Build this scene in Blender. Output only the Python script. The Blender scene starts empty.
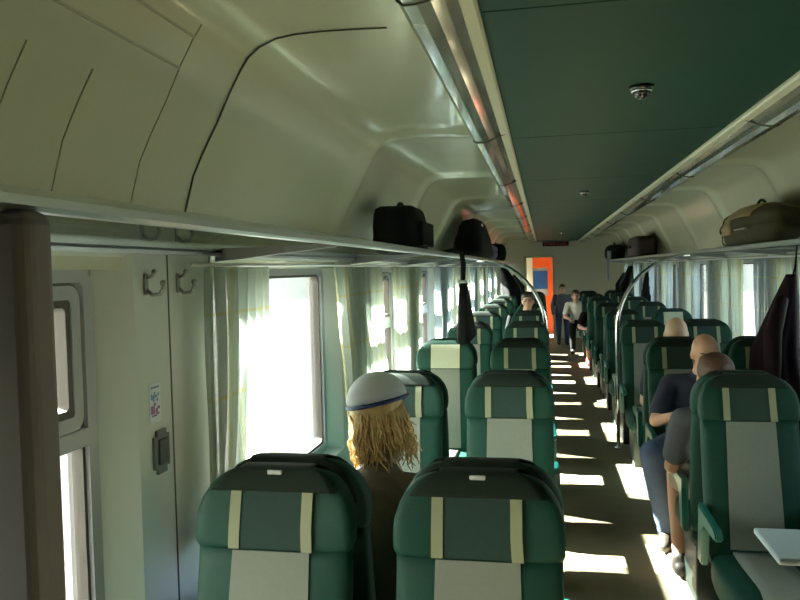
import bpy, bmesh, math, random
from mathutils import Vector, Matrix
random.seed(7)
PI = math.pi
S = bpy.context.scene
COL = S.collection

# ------------------------------------------------------------------ materials
def mat(name, col, rough=.6, metal=0., noise=0., nscale=20., bump=0., bscale=200., spec=.5, sheen=0., coat=0.):
    m = bpy.data.materials.new(name); m.use_nodes = True
    nt = m.node_tree; b = nt.nodes['Principled BSDF']
    b.inputs['Base Color'].default_value = (*col, 1)
    b.inputs['Roughness'].default_value = rough
    b.inputs['Metallic'].default_value = metal
    b.inputs['Specular IOR Level'].default_value = spec
    if coat: b.inputs['Coat Weight'].default_value = coat; b.inputs['Coat Roughness'].default_value = .08
    if sheen: b.inputs['Sheen Weight'].default_value = sheen
    tc = nt.nodes.new('ShaderNodeTexCoord')
    if noise:
        n = nt.nodes.new('ShaderNodeTexNoise'); n.inputs['Scale'].default_value = nscale; n.inputs['Detail'].default_value = 4
        r = nt.nodes.new('ShaderNodeMapRange')
        r.inputs['To Min'].default_value = 1-noise; r.inputs['To Max'].default_value = 1+noise
        mx = nt.nodes.new('ShaderNodeVectorMath'); mx.operation = 'SCALE'
        mx.inputs[0].default_value = col
        nt.links.new(tc.outputs['Object'], n.inputs['Vector'])
        nt.links.new(n.outputs['Fac'], r.inputs['Value'])
        nt.links.new(r.outputs['Result'], mx.inputs['Scale'])
        nt.links.new(mx.outputs['Vector'], b.inputs['Base Color'])
    if bump:
        n2 = nt.nodes.new('ShaderNodeTexNoise'); n2.inputs['Scale'].default_value = bscale
        bp = nt.nodes.new('ShaderNodeBump'); bp.inputs['Strength'].default_value = bump; bp.inputs['Distance'].default_value = .01
        nt.links.new(tc.outputs['Object'], n2.inputs['Vector'])
        nt.links.new(n2.outputs['Fac'], bp.inputs['Height']); nt.links.new(bp.outputs['Normal'], b.inputs['Normal'])
    return m

def glass_mat(name, tint=(1, 1, 1), refl=1.0, rough=.01):
    m = bpy.data.materials.new(name); m.use_nodes = True
    nt = m.node_tree; nt.nodes.clear()
    o = nt.nodes.new('ShaderNodeOutputMaterial'); mx = nt.nodes.new('ShaderNodeMixShader')
    t = nt.nodes.new('ShaderNodeBsdfTransparent'); t.inputs[0].default_value = (*tint, 1)
    g = nt.nodes.new('ShaderNodeBsdfGlossy'); g.inputs['Roughness'].default_value = rough
    f = nt.nodes.new('ShaderNodeFresnel'); f.inputs[0].default_value = 1.5
    mm = nt.nodes.new('ShaderNodeMath'); mm.operation = 'MULTIPLY'; mm.inputs[1].default_value = refl; mm.use_clamp = True
    nt.links.new(f.outputs[0], mm.inputs[0]); nt.links.new(mm.outputs[0], mx.inputs[0])
    nt.links.new(t.outputs[0], mx.inputs[1]); nt.links.new(g.outputs[0], mx.inputs[2]); nt.links.new(mx.outputs[0], o.inputs[0])
    return m

def curtain_mat(name, col, stripe, trans=.45):
    m = bpy.data.materials.new(name); m.use_nodes = True
    nt = m.node_tree; nt.nodes.clear()
    o = nt.nodes.new('ShaderNodeOutputMaterial'); mx = nt.nodes.new('ShaderNodeMixShader'); mx.inputs[0].default_value = trans
    d = nt.nodes.new('ShaderNodeBsdfDiffuse'); t = nt.nodes.new('ShaderNodeBsdfTranslucent')
    tc = nt.nodes.new('ShaderNodeUVMap'); sp = nt.nodes.new('ShaderNodeSeparateXYZ')
    nt.links.new(tc.outputs[0], sp.inputs[0])
    def lines(sock, period, width):
        a = nt.nodes.new('ShaderNodeMath'); a.operation = 'PINGPONG'; a.inputs[1].default_value = period/2
        b = nt.nodes.new('ShaderNodeMath'); b.operation = 'LESS_THAN'; b.inputs[1].default_value = width
        nt.links.new(sock, a.inputs[0]); nt.links.new(a.outputs[0], b.inputs[0]); return b.outputs[0]
    v = lines(sp.outputs['X'], .22, .018); h = lines(sp.outputs['Y'], .26, .006)
    mxx = nt.nodes.new('ShaderNodeMath'); mxx.operation = 'MAXIMUM'
    nt.links.new(v, mxx.inputs[0]); nt.links.new(h, mxx.inputs[1])
    c = nt.nodes.new('ShaderNodeMix'); c.data_type = 'RGBA'
    c.inputs['A'].default_value = (*col, 1); c.inputs['B'].default_value = (*stripe, 1)
    nt.links.new(mxx.outputs[0], c.inputs['Factor'])
    nt.links.new(c.outputs['Result'], d.inputs[0]); nt.links.new(c.outputs['Result'], t.inputs[0])
    nt.links.new(d.outputs[0], mx.inputs[1]); nt.links.new(t.outputs[0], mx.inputs[2])
    sheer = nt.nodes.new('ShaderNodeMixShader'); sheer.inputs[0].default_value = .22; tr = nt.nodes.new('ShaderNodeBsdfTransparent')
    nt.links.new(mx.outputs[0], sheer.inputs[1]); nt.links.new(tr.outputs[0], sheer.inputs[2]); nt.links.new(sheer.outputs[0], o.inputs[0])
    return m

M = dict(
    cream=mat('cream_lining', (.50, .49, .365), .26, noise=.04, nscale=3, coat=.25),
    wall=mat('pale_wall_lining', (.62, .66, .60), .38, noise=.03, nscale=4),
    endwall=mat('end_wall_lining', (.80, .81, .70), .45, noise=.03),
    green_ceiling=mat('dark_green_ceiling', (.002, .030, .018), .5, noise=.15, nscale=2.5, spec=.14),
    floor=mat('brown_floor', (.26, .225, .14), .6, noise=.18, nscale=9),
    alu=mat('aluminium', (.72, .74, .74), .28, 1.),
    chrome=mat('chrome', (.8, .8, .8), .12, 1.),
    greypaint=mat('grey_paint', (.11, .10, .10), .5),
    framegrey=mat('window_frame_grey', (.34, .36, .38), .4),
    framebrown=mat('brown_gasket', (.055, .048, .038), .5),
    faintseam=mat('faint_seam', (.36, .355, .26), .5),
    seam=mat('dark_seam', (.05, .055, .035), .7),
    lamp=mat('lamp_diffuser', (.20, .20, .17), .16, noise=.08, nscale=6, coat=1.),
    lamptrim=mat('lamp_trim', (.62, .60, .46), .4),
    shell=mat('green_seat_fabric', (.0015, .034, .022), .62, noise=.2, nscale=30, bump=.15, bscale=500, spec=.25),
    teal=mat('green_armrest', (.004, .085, .068), .35),
    greyfab=mat('grey_seat_fabric', (.145, .17, .14), .85, noise=.08, nscale=60, bump=.1, bscale=600),
    palefab=mat('pale_seat_fabric', (.36, .40, .29), .85, noise=.05, nscale=60),
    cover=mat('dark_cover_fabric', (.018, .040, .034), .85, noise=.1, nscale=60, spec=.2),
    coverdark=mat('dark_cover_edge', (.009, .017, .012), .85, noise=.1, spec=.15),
    stripe=mat('cream_stripe', (.20, .225, .14), .8),
    plate=mat('number_plate', (.40, .43, .43), .4),
    seatbase=mat('seat_base', (.02, .035, .03), .5),
    table=mat('pale_table', (.42, .50, .50), .3),
    black=mat('black_fabric', (.007, .008, .008), .9, spec=.12, noise=.3, nscale=20, bump=.2, bscale=60),
    blackgloss=mat('black_plastic', (.012, .012, .012), .15),
    brownbag=mat('dark_brown_case', (.026, .016, .013), .7, spec=.2, bump=.2, bscale=80),
    khaki=mat('khaki_canvas', (.26, .19, .085), .8, noise=.25, nscale=14, bump=.3, bscale=50),
    olive=mat('olive_canvas', (.045, .040, .020), .85, spec=.2, noise=.25, nscale=14, bump=.3, bscale=50),
    purple=mat('purple_cloth', (.09, .06, .14), .8),
    blue=mat('blue_plastic', (.01, .06, .22), .4),
    maroon=mat('dark_maroon_cloth', (.012, .006, .009), .9, spec=.12, noise=.3, nscale=12),
    skin=mat('skin', (.48, .27, .18), .5),
    skinlight=mat('skin_light', (.62, .42, .30), .5),
    navy=mat('navy_cloth', (.012, .016, .035), .85),
    greyshirt=mat('grey_shirt', (.06, .07, .085), .85),
    jeans=mat('jeans', (.05, .08, .15), .85, noise=.15, nscale=30),
    khakipants=mat('khaki_trousers', (.22, .19, .12), .85),
    shoe=mat('dark_shoe', (.02, .018, .012), .5),
    hairdark=mat('dark_hair', (.02, .012, .008), .6),
    hairbrown=mat('brown_hair', (.055, .022, .010), .6, bump=.4, bscale=90),
    hairblonde=mat('blonde_hair', (.72, .50, .22), .5, noise=.35, nscale=40, bump=.5, bscale=90),
    hairstubble=mat('cropped_grey_hair', (.30, .20, .14), .7),
    capwhite=mat('white_cap_cloth', (.75, .78, .85), .8),
    capblue=mat('blue_cap_brim', (.03, .05, .16), .7),
    coatbrown=mat('brown_coat_cloth', (.17, .14, .105), .8, noise=.2, nscale=25, bump=.2, bscale=50),
    white=mat('white_cloth', (.62, .64, .60), .8),
    red=mat('red_cloth', (.35, .02, .015), .6),
    orange=mat('orange_paint', (.75, .09, .01), .4),
    eye=mat('eye', (.02, .015, .01), .2),
    ventgrey=mat('vent_grey', (.09, .10, .10), .4),
    hook=mat('hook_metal', (.22, .23, .20), .35, .6),
    ground=mat('track_gravel', (.085, .09, .075), .95, noise=.3, nscale=.8),
    glass=glass_mat('window_glass', (.97, .99, .98), .8),
    shelfglass=glass_mat('shelf_glass', (.90, .93, .91), .12),
    curtain=curtain_mat('curtain_cloth', (.42, .48, .42), (.44, .44, .26)),
    curtainblue=curtain_mat('blue_curtain_cloth', (.36, .44, .50), (.46, .50, .42)),
)

# ------------------------------------------------------------------ mesh helpers
def link(name, me, m=None, parent=None, smooth=True):
    if m is not None:
        for x in (m if isinstance(m, (list, tuple)) else [m]): me.materials.append(x)
    o = bpy.data.objects.new(name, me); COL.objects.link(o)
    if parent: o.parent = parent
    if smooth:
        for p in me.polygons: p.use_smooth = True
    return o
def bmobj(name, bm, m, parent=None, smooth=False):
    bmesh.ops.recalc_face_normals(bm, faces=bm.faces)
    me = bpy.data.meshes.new(name); bm.to_mesh(me); bm.free()
    return link(name, me, m, parent, smooth)
def pyobj(name, vs, fs, m, parent=None, smooth=True):
    me = bpy.data.meshes.new(name); me.from_pydata([tuple(v) for v in vs], [], fs); me.update()
    return link(name, me, m, parent, smooth)
def box(bm, x0, x1, y0, y1, z0, z1, bev=0, seg=2, mat_i=0):
    r = bmesh.ops.create_cube(bm, size=1)
    vs = r['verts']
    for v in vs:
        v.co = Vector(((x0+x1)/2+v.co.x*(x1-x0), (y0+y1)/2+v.co.y*(y1-y0), (z0+z1)/2+v.co.z*(z1-z0)))
    es = list({e for v in vs for e in v.link_edges})
    if bev:
        bmesh.ops.bevel(bm, geom=es, offset=bev, segments=seg, profile=.5, affect='EDGES')
    return vs
def boxobj(name, x0, x1, y0, y1, z0, z1, m, parent=None, bev=0, seg=2):
    bm = bmesh.new(); box(bm, x0, x1, y0, y1, z0, z1, bev, seg); o = bmobj(name, bm, m, parent)
    return o
def tube(bm, pts, rad, n=10, caps=True):
    pts = [Vector(p) for p in pts]; rings = []
    rr = rad if isinstance(rad, (list, tuple)) else [rad]*len(pts)
    up = None
    for i, p in enumerate(pts):
        t = (pts[min(i+1, len(pts)-1)]-pts[max(i-1, 0)]).normalized()
        if up is None: up = Vector((0, 0, 1)) if abs(t.z) < .9 else Vector((1, 0, 0))
        a = t.cross(up).normalized(); b = a.cross(t).normalized(); up = b
        rings.append([bm.verts.new(p+a*math.cos(2*PI*k/n)*rr[i]+b*math.sin(2*PI*k/n)*rr[i]) for k in range(n)])
    for r0, r1 in zip(rings, rings[1:]):
        for k in range(n): bm.faces.new((r0[k], r0[(k+1) % n], r1[(k+1) % n], r1[k]))
    if caps: bm.faces.new(rings[0][::-1]); bm.faces.new(rings[-1])
def tubeobj(name, pts, rad, m, parent=None, n=10):
    bm = bmesh.new(); tube(bm, pts, rad, n); return bmobj(name, bm, m, parent, True)
def ball(bm, c, r, seg=16):
    res = bmesh.ops.create_uvsphere(bm, u_segments=seg, v_segments=max(6, seg//2), radius=1)
    rx, ry, rz = r if isinstance(r, (list, tuple)) else (r, r, r)
    for v in res['verts']: v.co = Vector((c[0]+v.co.x*rx, c[1]+v.co.y*ry, c[2]+v.co.z*rz))
    return res['verts']
def prism_y(bm, prof, y0, y1, closed=True):
    a = [bm.verts.new((x, y0, z)) for x, z in prof]; b = [bm.verts.new((x, y1, z)) for x, z in prof]
    n = len(prof)
    for k in range(n if closed else n-1): bm.faces.new((a[k], a[(k+1) % n], b[(k+1) % n], b[k]))
    if closed: bm.faces.new(a[::-1]); bm.faces.new(b)
def empty(name, loc, label, cat, group=None, rz=0):
    o = bpy.data.objects.new(name, None); COL.objects.link(o); o.location = loc; o.rotation_euler.z = rz
    o.empty_display_size = .1
    return tag(o, label, cat, group)
def tag(o, label, cat, group=None):
    o['label'] = label; o['category'] = cat
    if group: o['group'] = group
    return o
def struct(o):
    o['kind'] = 'structure'; return o
def copy_tree(o, parent=None):
    c = o.copy(); COL.objects.link(c); c.parent = parent
    for ch in list(o.children): copy_tree(ch, c)
    return c
def lerp_tab(tab, z):
    if z <= tab[0][0]: return tab[0][1:]
    for a, b in zip(tab, tab[1:]):
        if z <= b[0]:
            t = (z-a[0])/(b[0]-a[0]); return tuple(a[i]+(b[i]-a[i])*t for i in range(1, len(a)))
    return tab[-1][1:]

# ------------------------------------------------------------------ dimensions
Y0, Y1 = -.7, 18.0            # car interior ends
XL = 1.38                      # inner lining
XP = 1.46                      # pane plane
ZC = 2.28
GW = .474
WINR = [(4.06-1.22+1.77*k, 4.06+1.77*k) for k in range(0, 8)]
WIN = [(.52, 1.67)] + [(3.68-1.32+1.79*k, 3.68+1.79*k) for k in range(0, 8)]
ZB, ZT = .80, 1.675            # pane bottom and top

# ------------------------------------------------------------------ floor, ceiling, shell
struct(boxobj('floor', -1.5, 1.5, Y0, Y1, -.08, 0, M['floor']))
bm = bmesh.new()
yy = [Y0] + [3.55-1.76*2, 3.55-1.76, 3.55] + [3.55+1.76*k for k in range(1, 9)] + [Y1]
for a, b in zip(yy, yy[1:]):
    box(bm, -GW, GW, a+.003, b-.003, ZC, ZC+.03, .002, 1)
box(bm, -GW, GW, Y0, Y1, ZC+.012, ZC+.05)
struct(bmobj('ceiling', bm, M['green_ceiling']))

# cove lining above the racks (profile measured from the seam in the lining)
PROF = [(1.40, 1.70), (1.40, 1.84), (1.38, 1.91), (1.36, 1.98), (1.325, 2.05), (1.28, 2.13), (1.235, 2.22), (1.20, 2.28), (1.175, 2.315), (1.14, 2.342),
        (1.09, 2.362), (1.03, 2.37), (.95, 2.372), (.86, 2.37), (.76, 2.366), (.60, 2.362), (.47, 2.36)]
def cove(side, name):
    ys = []; y = Y0
    while y < Y1-.001: ys.append(y); y += .055
    ys.append(Y1)
    vs, fs = [], []
    n = len(PROF)
    for y in ys:
        # rounded ribs over the piers, added so the lining shades in bands
        d = abs(((y-3.76+.88) % 1.76)-.88)
        rib = .026*math.exp(-(d/.10)**2) if y > 2.9 else 0
        for i, (x, z) in enumerate(PROF):
            a = PROF[max(i-1, 0)]; b = PROF[min(i+1, n-1)]
            tx, tz = b[0]-a[0], b[1]-a[1]; L = math.hypot(tx, tz)
            w = min(1, max(0, (z-1.86)/.15))
            vs.append((side*(x+tz/L*-rib*w), y, z+tx/L*rib*w))
    for j in range(len(ys)-1):
        for i in range(n-1):
            q = (j*n+i, j*n+i+1, (j+1)*n+i+1, (j+1)*n+i)
            fs.append(q if side < 0 else q[::-1])
    o = pyobj(name, vs, fs, M['cream'])
    md = o.modifiers.new('thick', 'SOLIDIFY'); md.thickness = .015; md.offset = 1
    return struct(o)
cove(-1, 'ceiling_left'); cove(1, 'ceiling_right')
# outer roof skin keeps daylight out above the lining
bm = bmesh.new()
prism_y(bm, [(-1.5, 1.7), (-1.46, 2.2), (-1.25, 2.47), (-.6, 2.56), (.6, 2.56), (1.25, 2.47), (1.46, 2.2), (1.5, 1.7), (1.52, 1.7), (1.48, 2.22), (1.27, 2.5), (.6, 2.6), (-.6, 2.6), (-1.27, 2.5), (-1.48, 2.22), (-1.52, 1.7)], Y0-.05, Y1+.05)
struct(bmobj('ceiling_roof', bm, M['greypaint']))

def wall(side, name):
    WW = WIN if side < 0 else WINR
    bm = bmesh.new()
    def q(*pts):
        bm.faces.new([bm.verts.new((side*x, y, z)) for x, y, z in pts])
    zt, zb = 1.74, .755
    def B(x0, x1, y0, y1, z0, z1):
        box(bm, min(side*x0, side*x1), max(side*x0, side*x1), y0, y1, z0, z1)
    # outer skin round the panes
    edges = [Y0]
    for a, b in WW: edges += [a-.03, b+.03]
    edges.append(Y1)
    for i in range(0, len(edges), 2): B(XP+.0, 1.53, edges[i], edges[i+1], -.05, 1.75)
    for a, b in WW:
        B(XP, 1.53, a-.03, b+.03, -.05, ZB-.03); B(XP, 1.53, a-.03, b+.03, ZT+.03, 1.75)
    # inner lining panels, with the splayed reveals round each window
    le = [Y0]
    for i, (a, b) in enumerate(WW): le += [a-.11, b+.11]
    le.append(Y1)
    for i in range(0, len(le), 2): B(XL, XP, le[i], le[i+1], 0, zt+.04)
    for i, (a, b) in enumerate(WW):
        A, C = a-.11, b+.11
        B(XL, XP, A, C, 0, zb); B(XL, XP, A, C, zt, zt+.04)
        p = [(A, zb), (C, zb), (C, zt), (A, zt)]; r = [(a-.04, ZB-.03), (b+.04, ZB-.03), (b+.04, ZT+.035), (a-.04, ZT+.035)]
        for k in range(4):
            k2 = (k+1) % 4
            q((XL, *p[k]), (XL, *p[k2]), (XP-.004, *r[k2]), (XP-.004, *r[k]))
    return struct(bmobj(name, bm, M['wall']))
wall(-1, 'wall_left'); wall(1, 'wall_right')
# panel seams and reading of the lining behind the near pier
def stripstrip(name, prof, y, w, m, side=-1, off=.004):
    vs, fs = [], []
    for x, z in prof:
        for s in (-1, 1): vs.append((side*(x-off*.8), y+s*w/2, z-off*.6))
    for s in (-1, 1): pass
    n = len(prof)
    for i in range(n-1): fs.append((2*i, 2*i+1, 2*i+3, 2*i+2))
    o = pyobj(name, vs, fs, m)
    md = o.modifiers.new('t', 'SOLIDIFY'); md.thickness = .003; md.offset = 0
    return struct(o)
stripstrip('trim_1', PROF[1:15], 2.10, .006, M['seam'])
for i, (y, a, b) in enumerate(((1.80, 1, 9), (1.27, 1, 6), (1.48, 1, 6))): stripstrip('trim_%d' % (i+2), PROF[a:b], y, .003, M['faintseam'], off=.0015)
bm = bmesh.new()
for z, x in ((2.21, 1.238), (2.285, 1.195)): box(bm, -x-.003, -x+.002, .6, 1.80, z-.003, z+.003)
struct(bmobj('trim_5', bm, M['faintseam']))
bm = bmesh.new()
for y in (1.962, 2.235): box(bm, -XL-.001, -XL+.0015, y-.003, y+.003, .1, 1.74)
struct(bmobj('trim_6', bm, M['seam']))
for s, nm in ((-1, 'baseboard_left'), (1, 'baseboard_right')):
    struct(boxobj(nm, min(s*1.34, s*1.38), max(s*1.34, s*1.38), Y0, Y1, 0, .14, M['greypaint'], bev=.006))

# end walls, with the open doorway to the next coach
DX0, DX1, DZ = -.72, -.12, 1.90
bm = bmesh.new()
box(bm, -1.5, DX0, Y1, Y1+.06, 0, 2.5); box(bm, DX1, 1.5, Y1, Y1+.06, 0, 2.5); box(bm, DX0, DX1, Y1, Y1+.06, DZ, 2.5)
struct(bmobj('wall_end', bm, M['endwall']))
struct(boxobj('wall_rear', -1.5, 1.5, Y0-.06, Y0, 0, 2.5, M['framebrown']))  # unseen rear wall, set close and dark to dim the near end
bm = bmesh.new()
box(bm, DX0-.06, DX0, Y1-.02, Y1+.07, 0, DZ+.04, .005); box(bm, DX1, DX1+.04, Y1-.02, Y1+.07, 0, DZ+.04, .005); box(bm, DX0-.06, DX1+.04, Y1-.02, Y1+.07, DZ, DZ+.05, .005)
d = struct(bmobj('door_1', bm, M['lamptrim']))
# vestibule beyond the doorway
V1 = Y1+1.5
bm = bmesh.new()
box(bm, -1.5, 1.5, Y1+.06, V1, -.08, 0); struct(bmobj('floor_vestibule', bm, M['floor']))
bm = bmesh.new()
box(bm, -1.5, 1.5, Y1+.06, V1, 2.4, 2.45); struct(bmobj('ceiling_vestibule', bm, M['endwall']))
bm = bmesh.new()
box(bm, -.60, -.22, V1-.02, V1, 1.66, 1.95); box(bm, -.22, .8, V1, V1+.05, 0, 2.4); box(bm, -.60, -.22, V1, V1+.05, 1.66, 2.4); box(bm, -.60, -.22, V1, V1+.05, 0, .95)
struct(bmobj('wall_vestibule', bm, M['orange']))
bm = bmesh.new()
for sx in (-1, 1):
    box(bm, *sorted((sx*1.5, sx*1.45)), Y1+.06, V1+.3, 0, 1.0); box(bm, *sorted((sx*1.5, sx*1.45)), Y1+.06, V1+.3, 1.6, 2.45); box(bm, *sorted((sx*1.5, sx*1.45)), Y1+.06, Y1+.5, 1.0, 1.6); box(bm, *sorted((sx*1.5, sx*1.45)), Y1+1.25, V1+.3, 1.0, 1.6)
box(bm, -1.5, 1.5, V1+.3, V1+.35, 0, 2.45)
box(bm, -1.5, -.60, V1, V1+.05, 0, 2.45); box(bm, .5, 1.5, V1, V1+.05, 0, 2.45)
struct(bmobj('wall_vestibule_sides', bm, M['endwall']))
pd = boxobj('door_2', -.62, -.20, V1+.05, V1+.09, 0, 1.75, M['framegrey'], bev=.01); struct(pd)
boxobj('blue_panel', -.59, -.23, V1+.035, V1+.049, 1.12, 1.58, M['blue'], pd, bev=.005)

# ------------------------------------------------------------------ windows
def window(idx, side, a, b, hopper=True):
    r = bpy.data.objects.new('window_%d' % idx, None); COL.objects.link(r); r['kind'] = 'structure'
    r.location = (side*XP, (a+b)/2, ZB)
    w = (b-a)/2; h = ZT-ZB
    def fr(bm, y0, y1, z0, z1, t, x0, x1, rad=.05):
        # ring frame with rounded corners, extruded in x
        def loop(e):
            pts = []
            rr = max(rad-e, .012)
            for cy, cz, a0 in ((y1-e-rr, z1-e-rr, 0), (y0+e+rr, z1-e-rr, 90), (y0+e+rr, z0+e+rr, 180), (y1-e-rr, z0+e+rr, 270)):
                for k in range(6):
                    t_ = math.radians(a0+90*k/5); pts.append((cy+rr*math.cos(t_), cz+rr*math.sin(t_)))
            return pts
        o, i = loop(0), loop(t); n = len(o)
        L = [[bm.verts.new((side*x, *p)) for p in lp] for x, lp in ((x0, o), (x0, i), (x1, i), (x1, o))]
        for A_, B_ in ((0, 1), (1, 2), (2, 3), (3, 0)):
            for k in range(n): bm.faces.new((L[A_][k], L[A_][(k+1) % n], L[B_][(k+1) % n], L[B_][k]))
    bm = bmesh.new(); fr(bm, -w-.035, w+.035, -.035, h+.035, .04, -.012, .05, .06)
    bmobj('window_frame', bm, M['framegrey'], r)
    bm = bmesh.new(); fr(bm, -w+.002, w-.002, .002, h-.002, .014, .0, .03, .05)
    bmobj('gasket', bm, M['framebrown'], r)
    bm = bmesh.new(); box(bm, *sorted((side*.02, side*.028)), -w+.01, w-.01, .01, h-.01)
    bmobj('pane', bm, M['glass'], r)
    if hopper:
        zt = .50
        bm = bmesh.new(); box(bm, *sorted((side*-.012, side*.04)), -w, w, zt-.035, zt+.012, .005)
        bmobj('transom', bm, M['framegrey'], r)
        bm = bmesh.new(); fr(bm, -w+.015, w-.015, zt+.012, h-.012, .034, -.008, .034, .035)
        s = bmobj('upper_sash', bm, M['framegrey'], r)
        bm = bmesh.new(); fr(bm, -w+.045, w-.045, zt+.042, h-.042, .022, -.004, .03, .02)
        bmobj('sash_gasket', bm, M['framebrown'], s)
        for yy_ in (-w+.22, w-.22):
            bm = bmesh.new(); box(bm, *sorted((side*-.03, side*-.008)), yy_-.04, yy_+.04, h-.055, h-.03, .006)
            bmobj('latch', bm, M['ventgrey'], s)
    return r
idx = 1
for side in (-1, 1):
    for k, (a, b) in enumerate(WIN if side < 0 else WINR):
        window(idx, side, a, b, hopper=(k != 1 and side < 0)); idx += 1

# ------------------------------------------------------------------ ceiling lamp strips
def lamp(side, label):
    r = empty('ceiling_lamp', (side*.55, Y0+.1, 2.23), label, 'lamp', None)
    L = Y1-Y0-.2
    def X(x): return side*(x-.55)
    bm = bmesh.new()
    prof = [(.505, 2.262), (.53, 2.246), (.555, 2.236), (.585, 2.230), (.612, 2.230), (.625, 2.240), (.632, 2.262), (.640, 2.31), (.648, 2.362), (.505, 2.362)]
    prism_y(bm, [(X(x), z-2.23) for x, z in prof], 0, L)
    o = bmobj('diffuser', bm, M['lamp'], r)
    bm = bmesh.new()
    prism_y(bm, [(X(x), z-2.23) for x, z in [(.470, 2.286), (.470, 2.270), (.476, 2.262), (.503, 2.256), (.507, 2.262), (.507, 2.30), (.470, 2.30)]], 0, L)
    bmobj('edge_trim', bm, M['lamptrim'], r)
    # joints between the diffuser lengths
    for k in range(10):
        y = 1.55+1.76*k-Y0-.1
        bm = bmesh.new()
        prism_y(bm, [(X(x), z-2.23-.0015) for x, z in [(.470, 2.268), (.504, 2.2535), (.555, 2.234), (.585, 2.228), (.613, 2.228), (.628, 2.240), (.62, 2.25), (.5, 2.27)]], y, y+.006)
        bmobj('joint', bm, M['seam'], r)
lamp(-1, 'long glossy grey lamp strip along the left edge of the green ceiling')
lamp(1, 'long glossy grey lamp strip along the right edge of the green ceiling')

# ------------------------------------------------------------------ dome cameras on the ceiling
def dome():
    r = empty('security_camera', (0, 2.66, ZC), 'x', 'camera', 'dome cameras on the ceiling')
    bm = bmesh.new()
    bmesh.ops.create_cone(bm, cap_ends=True, segments=28, radius1=.036, radius2=.042, depth=.014, matrix=Matrix.Translation((0, 0, -.007)))
    bmobj('base', bm, M['blackgloss'], r, True)
    bm = bmesh.new(); vs = ball(bm, (0, 0, -.014), .031, 24)
    bmesh.ops.delete(bm, geom=[v for v in bm.verts if v.co.z > -.012], context='VERTS')
    bmobj('dome', bm, M['blackgloss'], r, True)
    bm = bmesh.new(); bmesh.ops.create_cone(bm, cap_ends=True, segments=24, radius1=.034, radius2=.034, depth=.006, matrix=Matrix.Translation((0, 0, -.017)))
    bmobj('ring', bm, M['chrome'], r, True)
    return r
d0 = dome(); d0['label'] = 'black dome camera nearest the viewer on the dark green ceiling'
for y, lb in ((6.22, 'black dome camera in the middle of the green ceiling'), (13.4, 'tiny black dome camera far down the green ceiling near the end wall')):
    c = copy_tree(d0); c.location.y = y; c['label'] = lb

# ------------------------------------------------------------------ luggage racks
def rack(side, label, post_y):
    r = empty('luggage_rack', (side*.95, 0, 0), label, 'rack')
    ya, yb = -.6, 16.9
    X = lambda x: side*(x-.95)
    bm = bmesh.new()
    prism_y(bm, [(X(x), z) for x, z in [(.945, 1.770), (.945, 1.782), (.950, 1.792), (.965, 1.794), (.975, 1.788), (.978, 1.775), (.972, 1.764), (.952, 1.764)]], ya, yb)
    bmobj('front_rail', bm, M['alu'], r)
    bm = bmesh.new(); prism_y(bm, [(X(x), z) for x, z in [(1.350, 1.740), (1.350, 1.75), (1.362, 1.754), (1.350, 1.758), (1.350, 1.774), (1.375, 1.778), (1.375, 1.740)]], ya, yb)
    bmobj('rear_rail', bm, M['alu'], r)
    bm = bmesh.new(); box(bm, *sorted((X(.979), X(1.36))), ya, yb, 1.768, 1.772)
    bmobj('glass_shelf', bm, M['shelfglass'], r)
    for k in range(-1, 9):
        y = 2.28+1.76*k
        bm = bmesh.new()
        pr = [(X(.97), 1.760), (X(1.375), 1.722), (X(1.375), 1.766), (X(.97), 1.767)]
        a = [bm.verts.new((x, y-.012, z)) for x, z in pr]; b = [bm.verts.new((x, y+.012, z)) for x, z in pr]
        for i in range(4): bm.faces.new((a[i], a[(i+1) % 4], b[(i+1) % 4], b[i]))
        bm.faces.new(a[::-1]); bm.faces.new(b)
        bmobj('bracket', bm, M['framegrey'], r)
    if post_y:
        bm = bmesh.new(); box(bm, X(.975)-.042, X(.975)+.042, post_y-.03, post_y+.03, 0, 1.764, .018, 4)
        bmobj('post', bm, M['greypaint'], r)
    return r
rack(-1, 'long metal and glass luggage rack above the left row of windows', .815)
rack(1, 'long metal and glass luggage rack above the right row of windows', None)

# curved grab poles
def pole(side, label, y=7.1, xin=.315):
    r = empty('grab_pole', (side*xin, y, 0), label, 'pole', 'curved grab poles beside the aisle')
    pts = [(0, 0, 0), (0, 0, .5), (0, 0, 1.05)]
    ex, ez = .95-xin, .68
    for k in range(1, 13):
        t = k/12*PI/2
        pts.append((side*ex*(1-math.cos(t)), 0, 1.08+ez*math.sin(t)))
    tubeobj('tube', pts, .017, M['chrome'], r, 12)
    bm = bmesh.new(); bmesh.ops.create_cone(bm, cap_ends=True, segments=20, radius1=.038, radius2=.03, depth=.02, matrix=Matrix.Translation((0, 0, .01)))
    bmobj('floor_flange', bm, M['chrome'], r, True)
pole(-1, 'chrome grab pole curving from the left luggage rack down to the aisle', 7.06)
pole(1, 'chrome grab pole curving from the right luggage rack down to the aisle', 7.06)

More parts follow.
